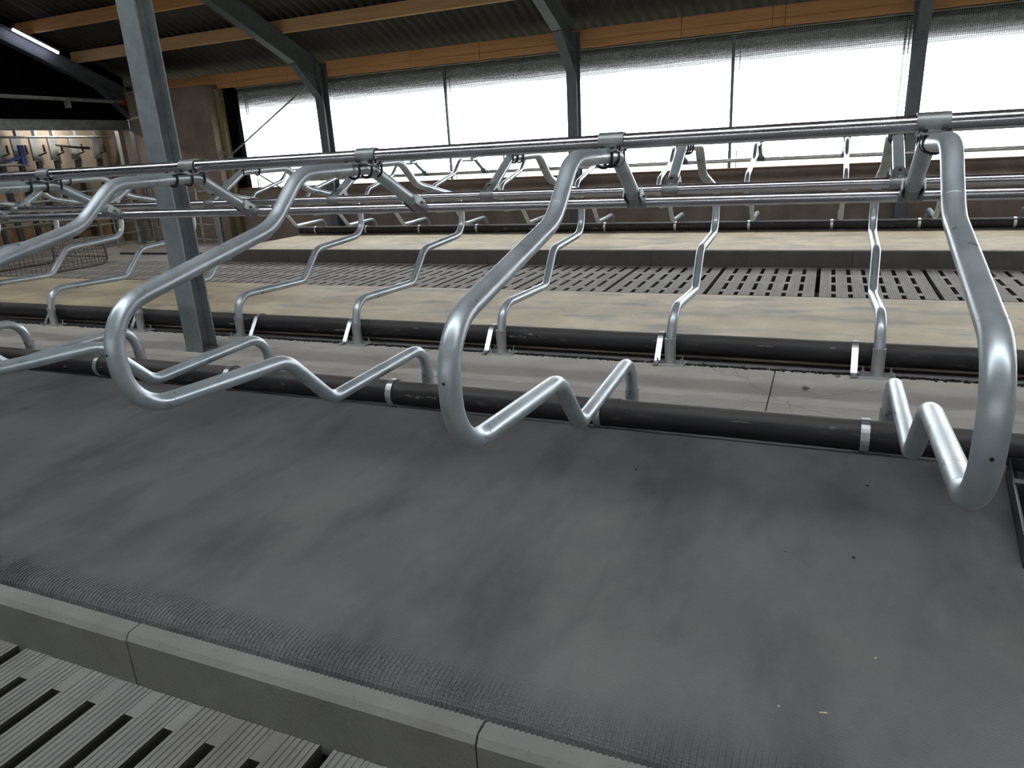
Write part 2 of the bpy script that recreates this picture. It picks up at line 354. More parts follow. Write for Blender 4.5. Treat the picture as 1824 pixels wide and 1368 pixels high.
def mat_thing(name, label, x0, x1, ylow, yhigh, ztop, m, flip=False):
    """rubber mat: rounded roll at the kerb edge, thin raised edge at the head"""
    bm = NB(); n = 6; s = -1 if flip else 1
    y0 = yhigh if flip else ylow; y1 = ylow if flip else yhigh
    r, KW = (.036, 1.7) if ylow < 2 else (.026, 1.6); prof = [(y0 + s * .01, ztop - .045)]
    for k in range(n + 1):
        a = math.pi * (1 - .5 * k / n); prof.append((y0 + s * (r * KW + r * KW * math.cos(a)), ztop - r + r * math.sin(a) - (.006 if k == n else 0) * 0))
    prof += [(y1, ztop), (y1, ztop - .045)]
    prism(bm, prof, x0, x1)
    o = obj(name, bm, m, None, smooth=True); tag(o, label, 'mat')
    if m == 'mat_far':
        bm = NB(); pr = [(y0 + s * .006, ztop - .047)] + [(y0 + s * (r * KW + r * (KW + .18) * math.cos(math.pi * (1 - .44 * k / n))), ztop - r + r * 1.08 * math.sin(math.pi * (1 - .44 * k / n))) for k in range(n + 1)] + [(y0 + s * .045, ztop - .047)]
        prism(bm, pr, x0, x1); obj('edge_roll', bm, 'mat_edge', o, True)
    bm = NB()       # ribs of the rolled edge, joined
    step = .0150; k = 0; x = max(x0, -5.2 if ylow < 2 else -20); xe = min(x1, .6 if ylow < 2 else -30)
    while x < xe:
        pts = [(x, y0 + s * .0015, ztop - .034)]
        for q in range(5):
            a = math.pi * (1 - .5 * q / 4.0); pts.append((x, y0 + s * (r * KW + r * KW * math.cos(a)), ztop - r + r * math.sin(a)))
        pts.append((x, y0 + s * .15, ztop - .0005)) 
        tube(bm, pts, [.0040] * (len(pts) - 1) + [.0006], 5); x += step
    if len(bm.verts): obj('edge_rib', bm, m, o, kind='stuff')
    else: bm.free()
    bm = NB()
    e = .150
    box2(bm, (x0, min(y1 + s * .002, y1 + s * e), ztop - .045), (x1, max(y1 + s * .002, y1 + s * e), ztop - .0205))
    obj('edge_strip', bm, 'mat_edge', o)
    return o
mat_thing('rubber_mat', 'long dark grey ribbed rubber mat covering the nearest stall bed', -9.0, XR, 1.268, 3.150, .020, 'mat_near')
mat_thing('rubber_mat', 'sawdust covered rubber mat between the middle black pipe and the far alley', XL, XR, 4.500, 6.45, .020, 'mat_far', True)
mat_thing('rubber_mat', 'sawdust covered rubber mat along the low concrete window wall', X3L, XR, 9.305, 11.20, -.012, 'mat_far')

# concrete strip made of cast lengths
strip = bpy.data.objects.new('centre_strip', None); COL.objects.link(strip); strip['kind'] = 'structure'
xs = [XL, -9.6, -7.2, -4.9, -2.55, -.21, 2.1, XR]
for a, b in zip(xs[:-1], xs[1:]):
    bm = NB(); g = .003
    box2(bm, (a + g, 3.29, -.035), (b - g, 3.748, 0), bevel=.002); box2(bm, (a + g, 3.753, -.035), (b - g, 4.335, 0), bevel=.002)
    obj('slab', bm, 'strip', strip)
bm = NB()
for k in range(1500):        # black crumbs swept up along the far edge of the strip
    x = random.uniform(XL, XR) if k < 500 else random.uniform(-5.0, 1.6)
    if any(abs(x - q) < .075 for q in FARX): continue
    s = random.uniform(.004, .012); box(bm, (x, 4.333 + random.gauss(0, .007), .0035), (s * random.uniform(1, 2.6), s, .010), rot=Matrix.Rotation(random.uniform(0, 3), 3, 'Z'))
o = obj('rubber_crumbs', bm, 'crumb'); o['kind'] = 'stuff'; tag(o, 'black rubber crumbs lying along the far edge of the concrete strip', 'debris')
def lump(name, x, y, z, s, m, label, cat, group=None):
    bm = NB(); bmesh.ops.create_icosphere(bm, subdivisions=2, radius=s)
    for v in bm.verts: v.co *= random.uniform(.75, 1.15); v.co.z *= .45
    o = obj(name, bm, m, None, True); o.location = (x, y, z + s * .38); return tag(o, label, cat, group)
lump('dirt_clod', -.035, 4.02, 0, .020, 'wallc', 'small dark dirt clod on the pale strip, right of the middle of the picture', 'debris')
lump('dirt_clod', .13, 3.96 + .32, 0, .016, 'wallc', 'small brown dirt clod on the pale strip beside the rightmost strap of the middle pipe', 'debris')

# ------------------------------------------------------------------ brisket pipes with straps
def arc(cy, cz, r, a0, a1, n): return [(cy + r * math.cos(math.radians(a0 + (a1 - a0) * k / n)), cz + r * math.sin(math.radians(a0 + (a1 - a0) * k / n))) for k in range(n + 1)]
def strap_mesh():
    """flat bar: foot on the strip, straight back leg, wraps over the pipe; local y, z with the pipe axis at (0, 0), near-row orientation"""
    bm = NB(); line = [(.205, -.078), (.150, -.078), (.145, -.072)] + arc(0, 0, .0735, 40, 262, 16)
    w = .0175; t = .0045; a = []; n = len(line)
    for i, (y, z) in enumerate(line):
        p, q = line[max(i - 1, 0)], line[min(i + 1, n - 1)]; d = Vector((q[0] - p[0], q[1] - p[1])).normalized(); nr = Vector((d.y, -d.x)) * t
        a.append([bm.verts.new((sx * w, y + s * nr.x / 2, z + s * nr.y / 2)) for sx, s in ((-1, -1), (1, -1), (1, 1), (-1, 1))])
    for i in range(n - 1):
        for k in range(4): bm.faces.new((a[i][k], a[i][(k + 1) % 4], a[i + 1][(k + 1) % 4], a[i + 1][k]))
    bm.faces.new(a[0]); bm.faces.new(a[-1][::-1])
    bmesh.ops.create_cone(bm, segments=6, radius1=.009, radius2=.009, depth=.008, cap_ends=True, matrix=Matrix.Translation((0, .182, -.072)))
    me = bpy.data.meshes.new('strap'); bmesh.ops.recalc_face_normals(bm, faces=bm.faces[:]); bm.to_mesh(me); bm.free(); me.materials.append(M['strap']); return me
SM = strap_mesh()
def pipe_row(label, x0, x1, y, z, straps, flip, couplings=()):
    t = thing('brisket_pipe', label, 'pipe', (0, y, z))
    bm = NB(); n = 60
    tube(bm, [(x0 + (x1 - x0) * k / n, random.uniform(-.0015, .0015), random.uniform(-.0015, .0015)) for k in range(n + 1)], .068, 24)
    obj('pipe', bm, 'pipe', t, True)
    for x in couplings:
        bm = NB(); tube(bm, [(x - .05, 0, 0), (x - .046, 0, 0), (x + .046, 0, 0), (x + .05, 0, 0)], [.0685, .0705, .0705, .0685], 24); obj('coupling', bm, 'pipe', t, True)
    for x in straps:
        s = inst('strap', SM, t, (x, 0, 0), math.pi if flip else 0)
    return t
pipe_row('thick black plastic pipe along the head of the nearest mat', -9, XR, 3.185, .090, [.22, -.954, -2.134, -3.303, -4.45], False, (-.90,))
pipe_row('thick black plastic pipe on the far side of the pale concrete strip', XL, XR, 4.465, .095, [.211, -.913, -2.101, -3.292, -4.21, -5.56, -6.7, -7.86], True)
pipe_row('thin looking black pipe along the foot of the window wall', X3L, XR, 11.24, .075, [3.3, 2.25, 1.165, .08, -1.035, -2.11, -3.22, -4.34, -5.48, -6.61, -7.73, -8.87], False)

# ------------------------------------------------------------------ stall dividers
def profile(adj, sgn):
    """sgn +1: near-row orientation about y as measured, -1: mirrored"""
    out = []
    for k in ('B', 'V1', 'V2', 'V3', 'UL', 'UU', 'V5', 'V6', 'V7', 'E'):
        y, z = PF[k]; dx, dy, dz = adj.get(k, (0, 0, 0)); yy = y - 3.352
        out.append(Vector((dx, sgn * yy + dy, z + dz)))
    return out
RAD = [0, .145, .115, .165, .165, .165, .26, .19, .12, 0]
def divider(label, x, y, z, sgn, adj, group, tubeseg=20, hole=True):
    t = thing('stall_divider', label, 'divider', (x, y, z), 0, group)
    P = profile(adj, sgn)
    path = fillet(P, RAD, 8)
    bm = NB(); tube(bm, path, .0300, tubeseg); o = obj('bent_tube', bm, 'galv', t, True)
    # slightly larger bend marks (weld rings)
    if hole:
        for q in (28, 45, 54):
            c = path[q]; d = (path[q + 1] - path[q]).normalized() if q in (45, 54) else (path[q] - path[q - 1]).normalized()
            bm = NB(); tube(bm, [c - d * .0022, c - d * .001, c + d * .001, c + d * .0022], [.0299, .0305, .0305, .0299], 20, False); obj('bend_mark', bm, 'galv', o, True)
        c = Vector((0, sgn * (PF['UU'][0] - 3.352), (.742 if x > 0 else .80)))
        bm = NB(); tube(bm, [c - Vector((0, sgn * (.0303), 0)), c - Vector((0, sgn * .0296, 0))], .0042, 10); obj('drill_hole', bm, 'hole', o)
    bm = NB(); tube(bm, [(0, 0, .006), (0, 0, .165)], .0345, 20); s = obj('socket', bm, 'socket', t, True)
    bm = NB(); box2(bm, (-.095, -.055, 0), (.095, .055, .010), bevel=.002); p = obj('base_plate', bm, 'socket', t)
    for bx in (-.072, .072):
        for by in (-.033, .033):
            inst('bolt', BOLT, p, (bx, by, 0))
    return t
bm = NB(); bmesh.ops.create_cone(bm, cap_ends=True, segments=6, radius1=.0105, radius2=.0105, depth=.011, matrix=Matrix.Translation((0, 0, .0145)))
bmesh.ops.create_cone(bm, cap_ends=True, segments=8, radius1=.005, radius2=.005, depth=.027, matrix=Matrix.Translation((0, 0, .032)))
BOLT = bpy.data.meshes.new('bolt'); bm.to_mesh(BOLT); bm.free(); BOLT.materials.append(M['socket'])
ORD = ['first', 'second', 'third', 'fourth', 'fifth', 'sixth', 'seventh', 'eighth', 'ninth', 'tenth', 'eleventh']
nl = ['large near galvanised tube divider at the right edge, looping over the mat', 'large near galvanised tube divider in the middle, drill hole in its loop',
      'large near galvanised tube divider in front of the steel column', 'near tube divider whose loop is cut off by the left edge of the picture',
      'near tube divider at far left, only its rear bends behind the fourth near loop', 'leftmost near tube divider, only its socket bend showing at the left edge']
for k, x in enumerate(NEARX):
    divider(nl[k], x, 3.352, 0, 1, NADJ.get(k, {}), 'dividers of the near stall row')
fbase = 2 * CY - 3.352
for k, x in enumerate(FARX):
    lab = ('middle row galvanised tube divider behind the pale strip, ' + ('rightmost' if k == 0 else ORD[k] + ' from the right')) if k < 9 else 'leftmost divider of the middle row, its loop end at the left picture edge'
    divider(lab, x, fbase, 0, -1, FADJ.get(k, {}), 'dividers of the middle stall row', 18 if k < 5 else 12, False)
d0 = divider('small galvanised tube divider at the window wall, ' + 'first from the right', WALLX[0], 3.352 + ROW3, ROW3Z - .02, 1, {}, 'dividers of the row at the window wall', 12, False)
for k, x in enumerate(WALLX[1:], 1):
    dup(d0, (x, 3.352 + ROW3, ROW3Z - .02), 'small galvanised tube divider at the window wall, ' + ORD[k] + ' from the right')

# ------------------------------------------------------------------ rails with clamps
def rail(name, label, x0, x1, y, z, r=.0298):
    t = thing(name, label, 'rail', (0, y, z)); bm = NB(); tube(bm, [(x0 + (x1 - x0) * k / 8, 0, 0) for k in range(9)], r, 24); obj('tube', bm, 'rail', t, True); return t
bm = NB(); box2(bm, (-.006, -.008, -.0065), (.006, .008, .0065)); BLK = bpy.data.meshes.new('bolt'); bm.to_mesh(BLK); bm.free(); BLK.materials.append(M['dark_steel'])
def top_clamp(parent, x, sgn, detail=True):
    """saddle over the rail, wavy plate on the divider tube, three U-bolts"""
    bm = NB(); a = arc(0, 0, .0335, -38, 218, 14)
    a = [(a[0][0] + .004, -.040)] + a + [(a[-1][0] - .004, -.040)]
    outer = [(y * 1.11, z * 1.11 if z > 0 else z) for y, z in a]
    w = .052; n = len(a)
    vi = [[bm.verts.new((s * w, y, z)) for y, z in a] for s in (-1, 1)]; vo = [[bm.verts.new((s * w, y, z)) for y, z in outer] for s in (-1, 1)]
    for i in range(n - 1):
        bm.faces.new((vi[0][i], vi[0][i + 1], vi[1][i + 1], vi[1][i])); bm.faces.new((vo[0][i], vo[1][i], vo[1][i + 1], vo[0][i + 1]))
        for q in (0, 1): bm.faces.new((vi[q][i], vo[q][i], vo[q][i + 1], vi[q][i + 1]))
    for i in (0, n - 1): bm.faces.new((vi[0][i], vi[1][i], vo[1][i], vo[0][i]))
    c = obj('clamp', bm, 'clamp', parent, True); c.location = (x, 0, 0)
    # plate lying between rail and divider
    bm = NB(); n = 10; L0, L1 = -.155, .075
    va = []
    for i in range(n + 1):
        f = i / n; y = sgn * (L0 + (L1 - L0) * f); z = -.0335 + .006 * math.sin(f * 9)
        va.append([bm.verts.new((s * .043, y, z + t)) for s, t in ((-1, -.003), (1, -.003), (1, .002), (-1, .002))])
    for i in range(n):
        for k in range(4): bm.faces.new((va[i][k], va[i][(k + 1) % 4], va[i + 1][(k + 1) % 4], va[i + 1][k]))
    bm.faces.new(va[0]); bm.faces.new(va[-1][::-1])
    obj('saddle_plate', bm, 'clamp', c, True)
    for yy in ((-.13, -.03, .055) if detail else (-.13, .055)):
        y = sgn * yy; R_ = .0342; pts = [(-R_, y, -.02)] + [(-R_ * math.cos(math.radians(q)), y, -.063 - R_ * math.sin(math.radians(q))) for q in range(0, 181, 20)] + [(R_, y, -.02)]
        bm = NB(); tube(bm, pts, .0058, 8)
        for sx in (-1, 1):
            bmesh.ops.create_cone(bm, cap_ends=True, segments=6, radius1=.0095, radius2=.0095, depth=.010, matrix=Matrix.Translation((sx * R_, y, -.024)))
        obj('u_bolt', bm, 'dark_steel', c, True)
    for sx in (-.033, .033):
        for y in (-.038, .038): inst('bolt', BLK, c, (sx, y, -.0235))
    return c
def tee_clamp(parent, x, sgn, bolt=True):
    bm = NB()
    d = Vector((0, sgn * (3.032 - 3.425), 1.283 - 1.068)).normalized()
    tube(bm, [d * .020, d * .10, d * .102], [.0335, .0335, .031], 18)
    tube(bm, [(-.046, 0, 0), (-.043, 0, 0), (.043, 0, 0), (.046, 0, 0)], [.0275, .0298, .0298, .0275], 20)
    nrm = Vector((0, -d.z, d.y))
    for s in (-1, 1):       # pinched lips of the pressed clamp
        a = Vector((s * .012, 0, 0)) + d * .018 + nrm * .024 * s * sgn; bar(bm, Vector((.036 * s, 0, 0)) + d * .02, Vector((.040 * s, 0, 0)) + d * .11, .006, .050)
    c = obj('tee_clamp', bm, 'clamp' if bolt else 'rail', parent, True); c.location = (x, 0, 0)
    bm = NB(); q = d * .062 + Vector((0, -d.z, d.y)) * (.034 * -sgn)
    bmesh.ops.create_cone(bm, cap_ends=True, segments=6, radius1=.010, radius2=.010, depth=.012, matrix=Matrix.Translation(-q if False else q))
    tube(bm, [(-.056, 0, 0) + d * 0 if False else Vector((-.05, 0, 0)) + d * .062, Vector((.05, 0, 0)) + d * .062], .006, 8)
    obj('bolt', bm, 'dark_steel', c)
    return c
TZ = 1.3435
t1 = rail('top_rail', 'thick bright galvanised top rail nearest the camera, crossing the whole picture', -9, XR, 3.002, TZ)
t2 = rail('top_rail', 'galvanised top rail of the middle row, hidden just behind the nearest top rail', XL, XR, 2 * CY - 3.002, TZ)
t3 = rail('top_rail', 'galvanised top rail of the row at the window wall', X3L, XR, 3.002 + ROW3, TZ + ROW3Z - .02)
l1 = rail('lower_rail', 'front one of the two bright parallel rails below the top rail', -9, XR, 3.425, 1.068, .0265)
l2 = rail('lower_rail', 'rear one of the two bright parallel rails below the top rail', XL, XR, 2 * CY - 3.425, 1.068, .0265)
l3 = rail('lower_rail', 'thin dark rail in front of the bright windows just above the concrete wall', X3L, XR, 3.425 + ROW3, 1.068 + ROW3Z - .02, .0265)
for k, x in enumerate(NEARX): top_clamp(t1, x + (.007 if k == 1 else 0), 1); tee_clamp(l1, x + NADJ.get(k, {}).get('E', (0,))[0], 1)
for k, x in enumerate(FARX): top_clamp(t2, x, -1, k < 4); tee_clamp(l2, x, -1)
for k, x in enumerate(WALLX): top_clamp(t3, x, 1, False); tee_clamp(l3, x, 1)

# ------------------------------------------------------------------ steel column standing on the strip
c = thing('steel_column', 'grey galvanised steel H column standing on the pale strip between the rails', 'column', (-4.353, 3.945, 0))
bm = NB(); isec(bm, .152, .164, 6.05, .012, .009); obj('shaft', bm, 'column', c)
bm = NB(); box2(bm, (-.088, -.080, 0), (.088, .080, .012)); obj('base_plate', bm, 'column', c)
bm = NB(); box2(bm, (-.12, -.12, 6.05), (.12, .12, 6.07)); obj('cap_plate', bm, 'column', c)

# ------------------------------------------------------------------ portal frames against the window wall, purlins, roof
SL = .40; RY, RZ = 11.41, 2.83    # rafter underside passes (RY, RZ)
RD = .35                          # vertical depth of the rafter
def ru(y): return RZ + (RY - y) * SL
RIDGE = 0.0
FRX = [-13.70, -8.775, -3.875, .975, 5.82]
flabel = {0: 'dark steel portal frame at the left end beside the parlour opening', 1: 'grey steel portal frame at the bay with the diagonal brace rod',
          2: 'grey steel portal frame in the middle of the window wall', 3: 'grey steel portal frame rightmost in the picture', 4: 'steel portal frame beyond the right picture edge'}
ANG = math.atan(SL)
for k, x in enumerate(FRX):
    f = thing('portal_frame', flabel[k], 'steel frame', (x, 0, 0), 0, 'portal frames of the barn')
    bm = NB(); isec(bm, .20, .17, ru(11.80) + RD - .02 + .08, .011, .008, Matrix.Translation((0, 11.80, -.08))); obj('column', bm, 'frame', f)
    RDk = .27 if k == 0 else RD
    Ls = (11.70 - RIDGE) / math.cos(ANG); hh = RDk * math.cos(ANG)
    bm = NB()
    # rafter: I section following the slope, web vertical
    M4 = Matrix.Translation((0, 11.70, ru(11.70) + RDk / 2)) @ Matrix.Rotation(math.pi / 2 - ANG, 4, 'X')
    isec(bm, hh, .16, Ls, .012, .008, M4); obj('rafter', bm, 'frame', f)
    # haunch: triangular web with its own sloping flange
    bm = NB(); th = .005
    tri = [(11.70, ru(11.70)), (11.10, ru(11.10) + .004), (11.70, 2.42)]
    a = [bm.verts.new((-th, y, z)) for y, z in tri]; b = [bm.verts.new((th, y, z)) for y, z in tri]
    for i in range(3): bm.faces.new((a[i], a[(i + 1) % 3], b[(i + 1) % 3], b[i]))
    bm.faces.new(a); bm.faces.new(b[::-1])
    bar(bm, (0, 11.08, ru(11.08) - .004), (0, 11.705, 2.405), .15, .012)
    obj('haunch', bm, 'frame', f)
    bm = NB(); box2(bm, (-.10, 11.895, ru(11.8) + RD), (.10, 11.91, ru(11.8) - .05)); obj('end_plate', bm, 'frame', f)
# purlins
def purlin(y, label, m='wood', x0=-14.0, x1=12.0):
    z0 = ru(y) + RD + .004
    t = thing('timber_purlin', label, 'beam', (0, 0, 0), 0, 'timber purlins under the roof')
    j = [x0] + [fx for fx in FRX if x0 < fx < x1] + [x1]
    for a, b in zip(j[:-1], j[1:]):
        bm = NB(); box2(bm, (a + .004, y - .04, z0), (b - .004, y + .04, z0 + .20), bevel=.004); obj('timber', bm, m, t)
    return t
purlin(10.85, 'lowest sloping roof timber purlin, spanning from the lamp to the top edge', 'wood_pale')
purlin(9.86, 'second timber purlin up the roof at the top left corner')
for i in range(7): purlin(8.87 - .99 * i, 'timber purlin above the picture, %s from the eave' % ORD[i + 2])
# eave beam of boards
eb = thing('eave_beam', 'long orange brown timber eave beam above the bright windows', 'beam')
js = [-13.6, -10.86, -9.6, -6.9, -5.55, -2.2, -.91, -.74, 3.1, 6.2]
for a, b in zip(js[:-1], js[1:]):
    bm = NB(); o_ = random.uniform(-.004, .004)
    box2(bm, (a + .003, 11.915 + o_, 2.895), (b - .003, 11.99, 3.06), bevel=.003); obj('board', bm, 'wood', eb)
    bm = NB(); box2(bm, (a + .003, 11.910 + o_, 2.79), (b - .003, 11.99, 2.892), bevel=.003); obj('board', bm, 'wood', eb)
# roof: corrugated fibre cement
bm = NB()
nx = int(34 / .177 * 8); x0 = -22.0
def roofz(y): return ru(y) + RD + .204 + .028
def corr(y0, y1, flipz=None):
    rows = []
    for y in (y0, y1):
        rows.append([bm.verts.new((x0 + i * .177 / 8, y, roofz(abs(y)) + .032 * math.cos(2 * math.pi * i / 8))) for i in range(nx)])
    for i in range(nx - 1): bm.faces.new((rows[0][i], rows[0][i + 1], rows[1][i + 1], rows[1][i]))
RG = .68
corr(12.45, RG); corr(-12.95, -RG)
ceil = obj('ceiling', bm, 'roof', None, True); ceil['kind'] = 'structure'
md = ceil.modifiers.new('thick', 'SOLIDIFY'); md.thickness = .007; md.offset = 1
gt = obj('trim_1', (lambda b: (box2(b, (-22, 12.42, 2.74), (12, 12.45, 3.10)), b)[1])(NB()), 'dark'); gt['kind'] = 'structure'

# ------------------------------------------------------------------ window wall
wb = obj('wall_back', (lambda b: (box2(b, (-11.42, 11.92, -.6), (12, 12.12, .835)), b)[1])(NB()), 'wallc'); wb['kind'] = 'structure'
for k, (a, b) in enumerate([(-11.2, -3.9), (-3.9, 6)]):
    o = obj('trim_%d' % (k + 2), (lambda q: (box2(q, (a, 11.90, .836), (b, 12.14, .868), bevel=.003), q)[1])(NB()), 'wood_dark'); o['kind'] = 'structure'
WINX = [-11.0, -8.775, -3.875, .975, 5.82]
z0, z1 = .868, 2.79
for k, (a, b) in enumerate(zip(WINX[:-1], WINX[1:])):
    w = bpy.data.objects.new('window_%d' % (k + 1), None); COL.objects.link(w); w['kind'] = 'structure'
    bm = NB(); st = .026; r = .0011; x = a + st
    def wire(lo, hi):
        vs = [bm.verts.new(p) for p in ((lo[0], lo[1], lo[2]), (hi[0], lo[1], lo[2]), (hi[0], hi[1], lo[2]), (lo[0], hi[1], lo[2]), (lo[0], lo[1], hi[2]), (hi[0], lo[1], hi[2]), (hi[0], hi[1], hi[2]), (lo[0], hi[1], hi[2]))]
        for q in ((0, 1, 2, 3), (4, 5, 6, 7), (0, 1, 5, 4), (1, 2, 6, 5), (2, 3, 7, 6), (3, 0, 4, 7)): bm.faces.new([vs[i] for i in q])
    while x < b: wire((x - r, 12.03 - r, z0), (x + r, 12.03 + r, z1)); x += st
    z = z0 + st
    while z < z1: wire((a, 12.034 - r, z - r), (b, 12.034 + r, z + r)); z += st
    n = obj('wire_netting', bm, 'wire', w); n['kind'] = 'stuff'
    mid = (a + b) / 2 if k else None
    if mid is not None:
        bm = NB(); box2(bm, (mid - .022, 12.045, z0), (mid + .022, 12.085, z1)); obj('mullion', bm, 'frame', w)
    bm = NB(); tube(bm, [(a, 12.02, 2.775), (b, 12.02, 2.775)], .012, 8); obj('hem_tube', bm, 'wire', w)
    seam = (b - .16) if k else (a + .17)
    for sx, sw, sn_ in [(seam, .028, 3), (seam + .05, .02, 3)] + ([(mid + .10, .012, 3)] if mid is not None else []):
        for q in range(sn_):
            bm = NB(); y = 12.045 + .004 * q; bm.faces.new([bm.verts.new(p) for p in ((sx - sw / 2, y, z0), (sx + sw / 2, y, z0), (sx + sw / 2, y, z1), (sx - sw / 2, y, z1))]); obj('net_seam', bm, 'shade', w)
for k, (a, b) in enumerate(zip(WINX[:-1], WINX[1:])):
    t = thing('window_fade', 'added light-fading net hanging at the top of window bay %s from the left' % ['one', 'two', 'three', 'four'][k], 'film')  # added see-through layers imitate the blurred dark fade at the window tops
    for q, zb in enumerate((2.27, 2.34, 2.40, 2.455, 2.50, 2.545, 2.585)):
        bm = NB(); nn = 24
        vs = [[bm.verts.new((a - (0 if k else .14) + (b - a + (0 if k else .14)) * i / nn, 12.10 + .006 * q + .004 * math.sin(i * 1.7 + q), zz + (0 if zz > 2.7 else .008 * math.sin(i * .9 + q * 2)))) for i in range(nn + 1)] for zz in (zb, 2.80)]
        for i in range(nn): bm.faces.new((vs[0][i], vs[0][i + 1], vs[1][i + 1], vs[1][i]))
        obj('fade_layer', bm, 'shade', t, True)
# concrete panel and boards left of the windows
cp = obj('wall_left', (lambda b: (box2(b, (-13.58, 11.62, -.6), (-11.36, 11.92, 2.86), bevel=.01), b)[1])(NB()), 'panelc'); cp['kind'] = 'structure'
o = obj('trim_4', (lambda b: (box2(b, (-13.58, 11.60, 2.862), (-11.36, 11.93, 2.885)), b)[1])(NB()), 'wood'); o['kind'] = 'structure'
o = obj('trim_5', (lambda b: (box2(b, (-11.355, 11.80, -.2), (-11.24, 11.92, 2.78)), b)[1])(NB()), 'trimwood'); o['kind'] = 'structure'
o = obj('trim_6', (lambda b: (box2(b, (-11.37, 11.93, .84), (-11.0, 12.05, 2.80)), b)[1])(NB()), 'black'); o['kind'] = 'structure'
for nm, lab, a, b in (('brace_rod', 'thin diagonal steel brace rod crossing the leftmost window', (-8.98, 11.80, 2.72), (-11.30, 11.80, 1.47)),
                      ('brace_rod', 'thin dark brace rod running down across the concrete panel and window', (-13.5, 11.585, 2.86), (-9.9, 11.78, .78))):
    t = thing(nm, lab, 'rod'); bm = NB(); tube(bm, [a, b], .017, 8); obj('rod', bm, 'steel_dim', t)
    bm = NB(); d = (Vector(b) - Vector(a)).normalized(); tube(bm, [Vector(a) + d * .02, Vector(a) + d * .17], .016, 8); obj('turnbuckle', bm, 'steel_dim', t)
# drain rod on the brown wall
# far half of the shed behind the camera: unseen walls, closed up to hold back light
o = obj('wall_front', (lambda b: (box2(b, (-22, -12.2, -.6), (12, -12.0, 2.3)), b)[1])(NB()), 'wallc'); o['kind'] = 'structure'
o = obj('wall_right', (lambda b: (box2(b, (12.0, -12.2, -.6), (12.2, 12.1, 8.0)), b)[1])(NB()), 'black'); o['kind'] = 'structure'

# ------------------------------------------------------------------ lamp by the left rafter
t = thing('strip_lamp', 'lit fluorescent strip lamp beside the left end rafter', 'lamp')
a = Vector((-13.52, 9.50, ru(9.5) + .235)); b = Vector((-13.52, 10.28, ru(10.28) + .235))
bm = NB(); tube(bm, [a, b], .022, 12); obj('tube', bm, 'lamp', t, True)
bm = NB(); up = Vector((0, 0, .035)); bar(bm, a + up, b + up, .07, .03); obj('housing', bm, 'steel_dim', t)

# ------------------------------------------------------------------ left end: parlour opening in the plane x = -13.9
t = thing('header_beam', 'grey horizontal steel beam above the parlour opening at far left', 'beam')
bm = NB(); M4 = Matrix.Translation((-13.74, 2.0, 2.25)) @ Matrix.Rotation(-math.pi / 2, 4, 'X'); isec(bm, .19, .12, 9.68, .010, .008, M4); obj('beam', bm, 'steel_dim', t)
t = thing('header_pipe', 'galvanised pipe running across the black opening at far left', 'pipe')
bm = NB(); tube(bm, [(-13.66, 2, 2.79), (-13.66, 11.7, 2.705)], .034, 12); obj('pipe', bm, 'steel_dim', t, True)
bm = NB(); box2(bm, (-13.75, 10.93 - .6, 2.56), (-13.60, 10.96 - .6, 2.70)); obj('hanger', bm, 'steel_dim', t)
t = obj('pipe_cap', (lambda b: (tube(b, [(-13.62, 11.55, 2.69), (-13.62, 11.77, 2.685)], .06, 12), b)[1])(NB()), 'red', None, True); tag(t, 'dark red cap at the right end of the header pipe', 'cap')
o = obj('wall_left', (lambda b: (box2(b, (-13.98, -12, 2.35), (-13.90, 11.9, 8.0)), b)[1])(NB()), 'black'); o['kind'] = 'structure'  # black sheet standing in for the unlit dark above the header
o = obj('wall_left', (lambda b: (box2(b, (-15.1, 2, .42), (-15.0, 12.6, 2.4)), b)[1])(NB()), 'cream'); o['kind'] = 'structure'
o = obj('wall_left', (lambda b: (box2(b, (-15.14, 2, -.2), (-14.98, 12.6, .42)), b)[1])(NB()), 'tan'); o['kind'] = 'structure'
o = obj('wall_left', (lambda b: (box2(b, (-15.2, -12, -.2), (-15.15, 12.6, 2.5)), b)[1])(NB()), 'black'); o['kind'] = 'structure'
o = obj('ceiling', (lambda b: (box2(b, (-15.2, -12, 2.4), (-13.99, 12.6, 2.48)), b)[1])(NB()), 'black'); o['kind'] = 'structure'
o = obj('wall_left', (lambda b: (box2(b, (-15.2, 12.0, -.2), (-13.6, 12.1, 2.9)), b)[1])(NB()), 'panelc'); o['kind'] = 'structure'
t = thing('door_post', 'pale grey square post at the right end of the parlour opening', 'post')
bm = NB(); box2(bm, (-13.80, 11.36, -.2), (-13.70, 11.48, 2.15)); obj('post', bm, 'steel_dim', t)
bm = NB(); box2(bm, (-13.83, 11.32, -.2), (-13.67, 11.52, -.19)); obj('foot', bm, 'steel_dim', t)
py = [9.10, 9.40, 9.77, 10.14, 10.52, 10.98, 11.50]
for k, y in enumerate(py[::-1]):
    t = thing('parlour_post', 'black upright post in the milking parlour at far left, %s from the right' % ORD[k], 'post', (-14.62, y, 0), 0, 'black posts of the milking parlour')
    bm = NB(); box2(bm, (-.035, -.045, -.2), (.035, .045, 1.62)); obj('post', bm, 'dark', t)
    bm = NB(); box(bm, (-.06, .02, 1.86), (.05, .15, .46)); obj('hood', bm, 'steel_dim', t)
    bm = NB(); box2(bm, (-.15, .09, 1.55), (-.06, .15, 2.3)); obj('bracket', bm, 'steel_dim', t)
    bm = NB(); box(bm, (.05, .14, 1.86), (.03, .03, .14)); tube(bm, [(.05, 0, 1.72), (.05, .17, 1.78)], .014, 6); obj('latch', bm, 'dark', t)
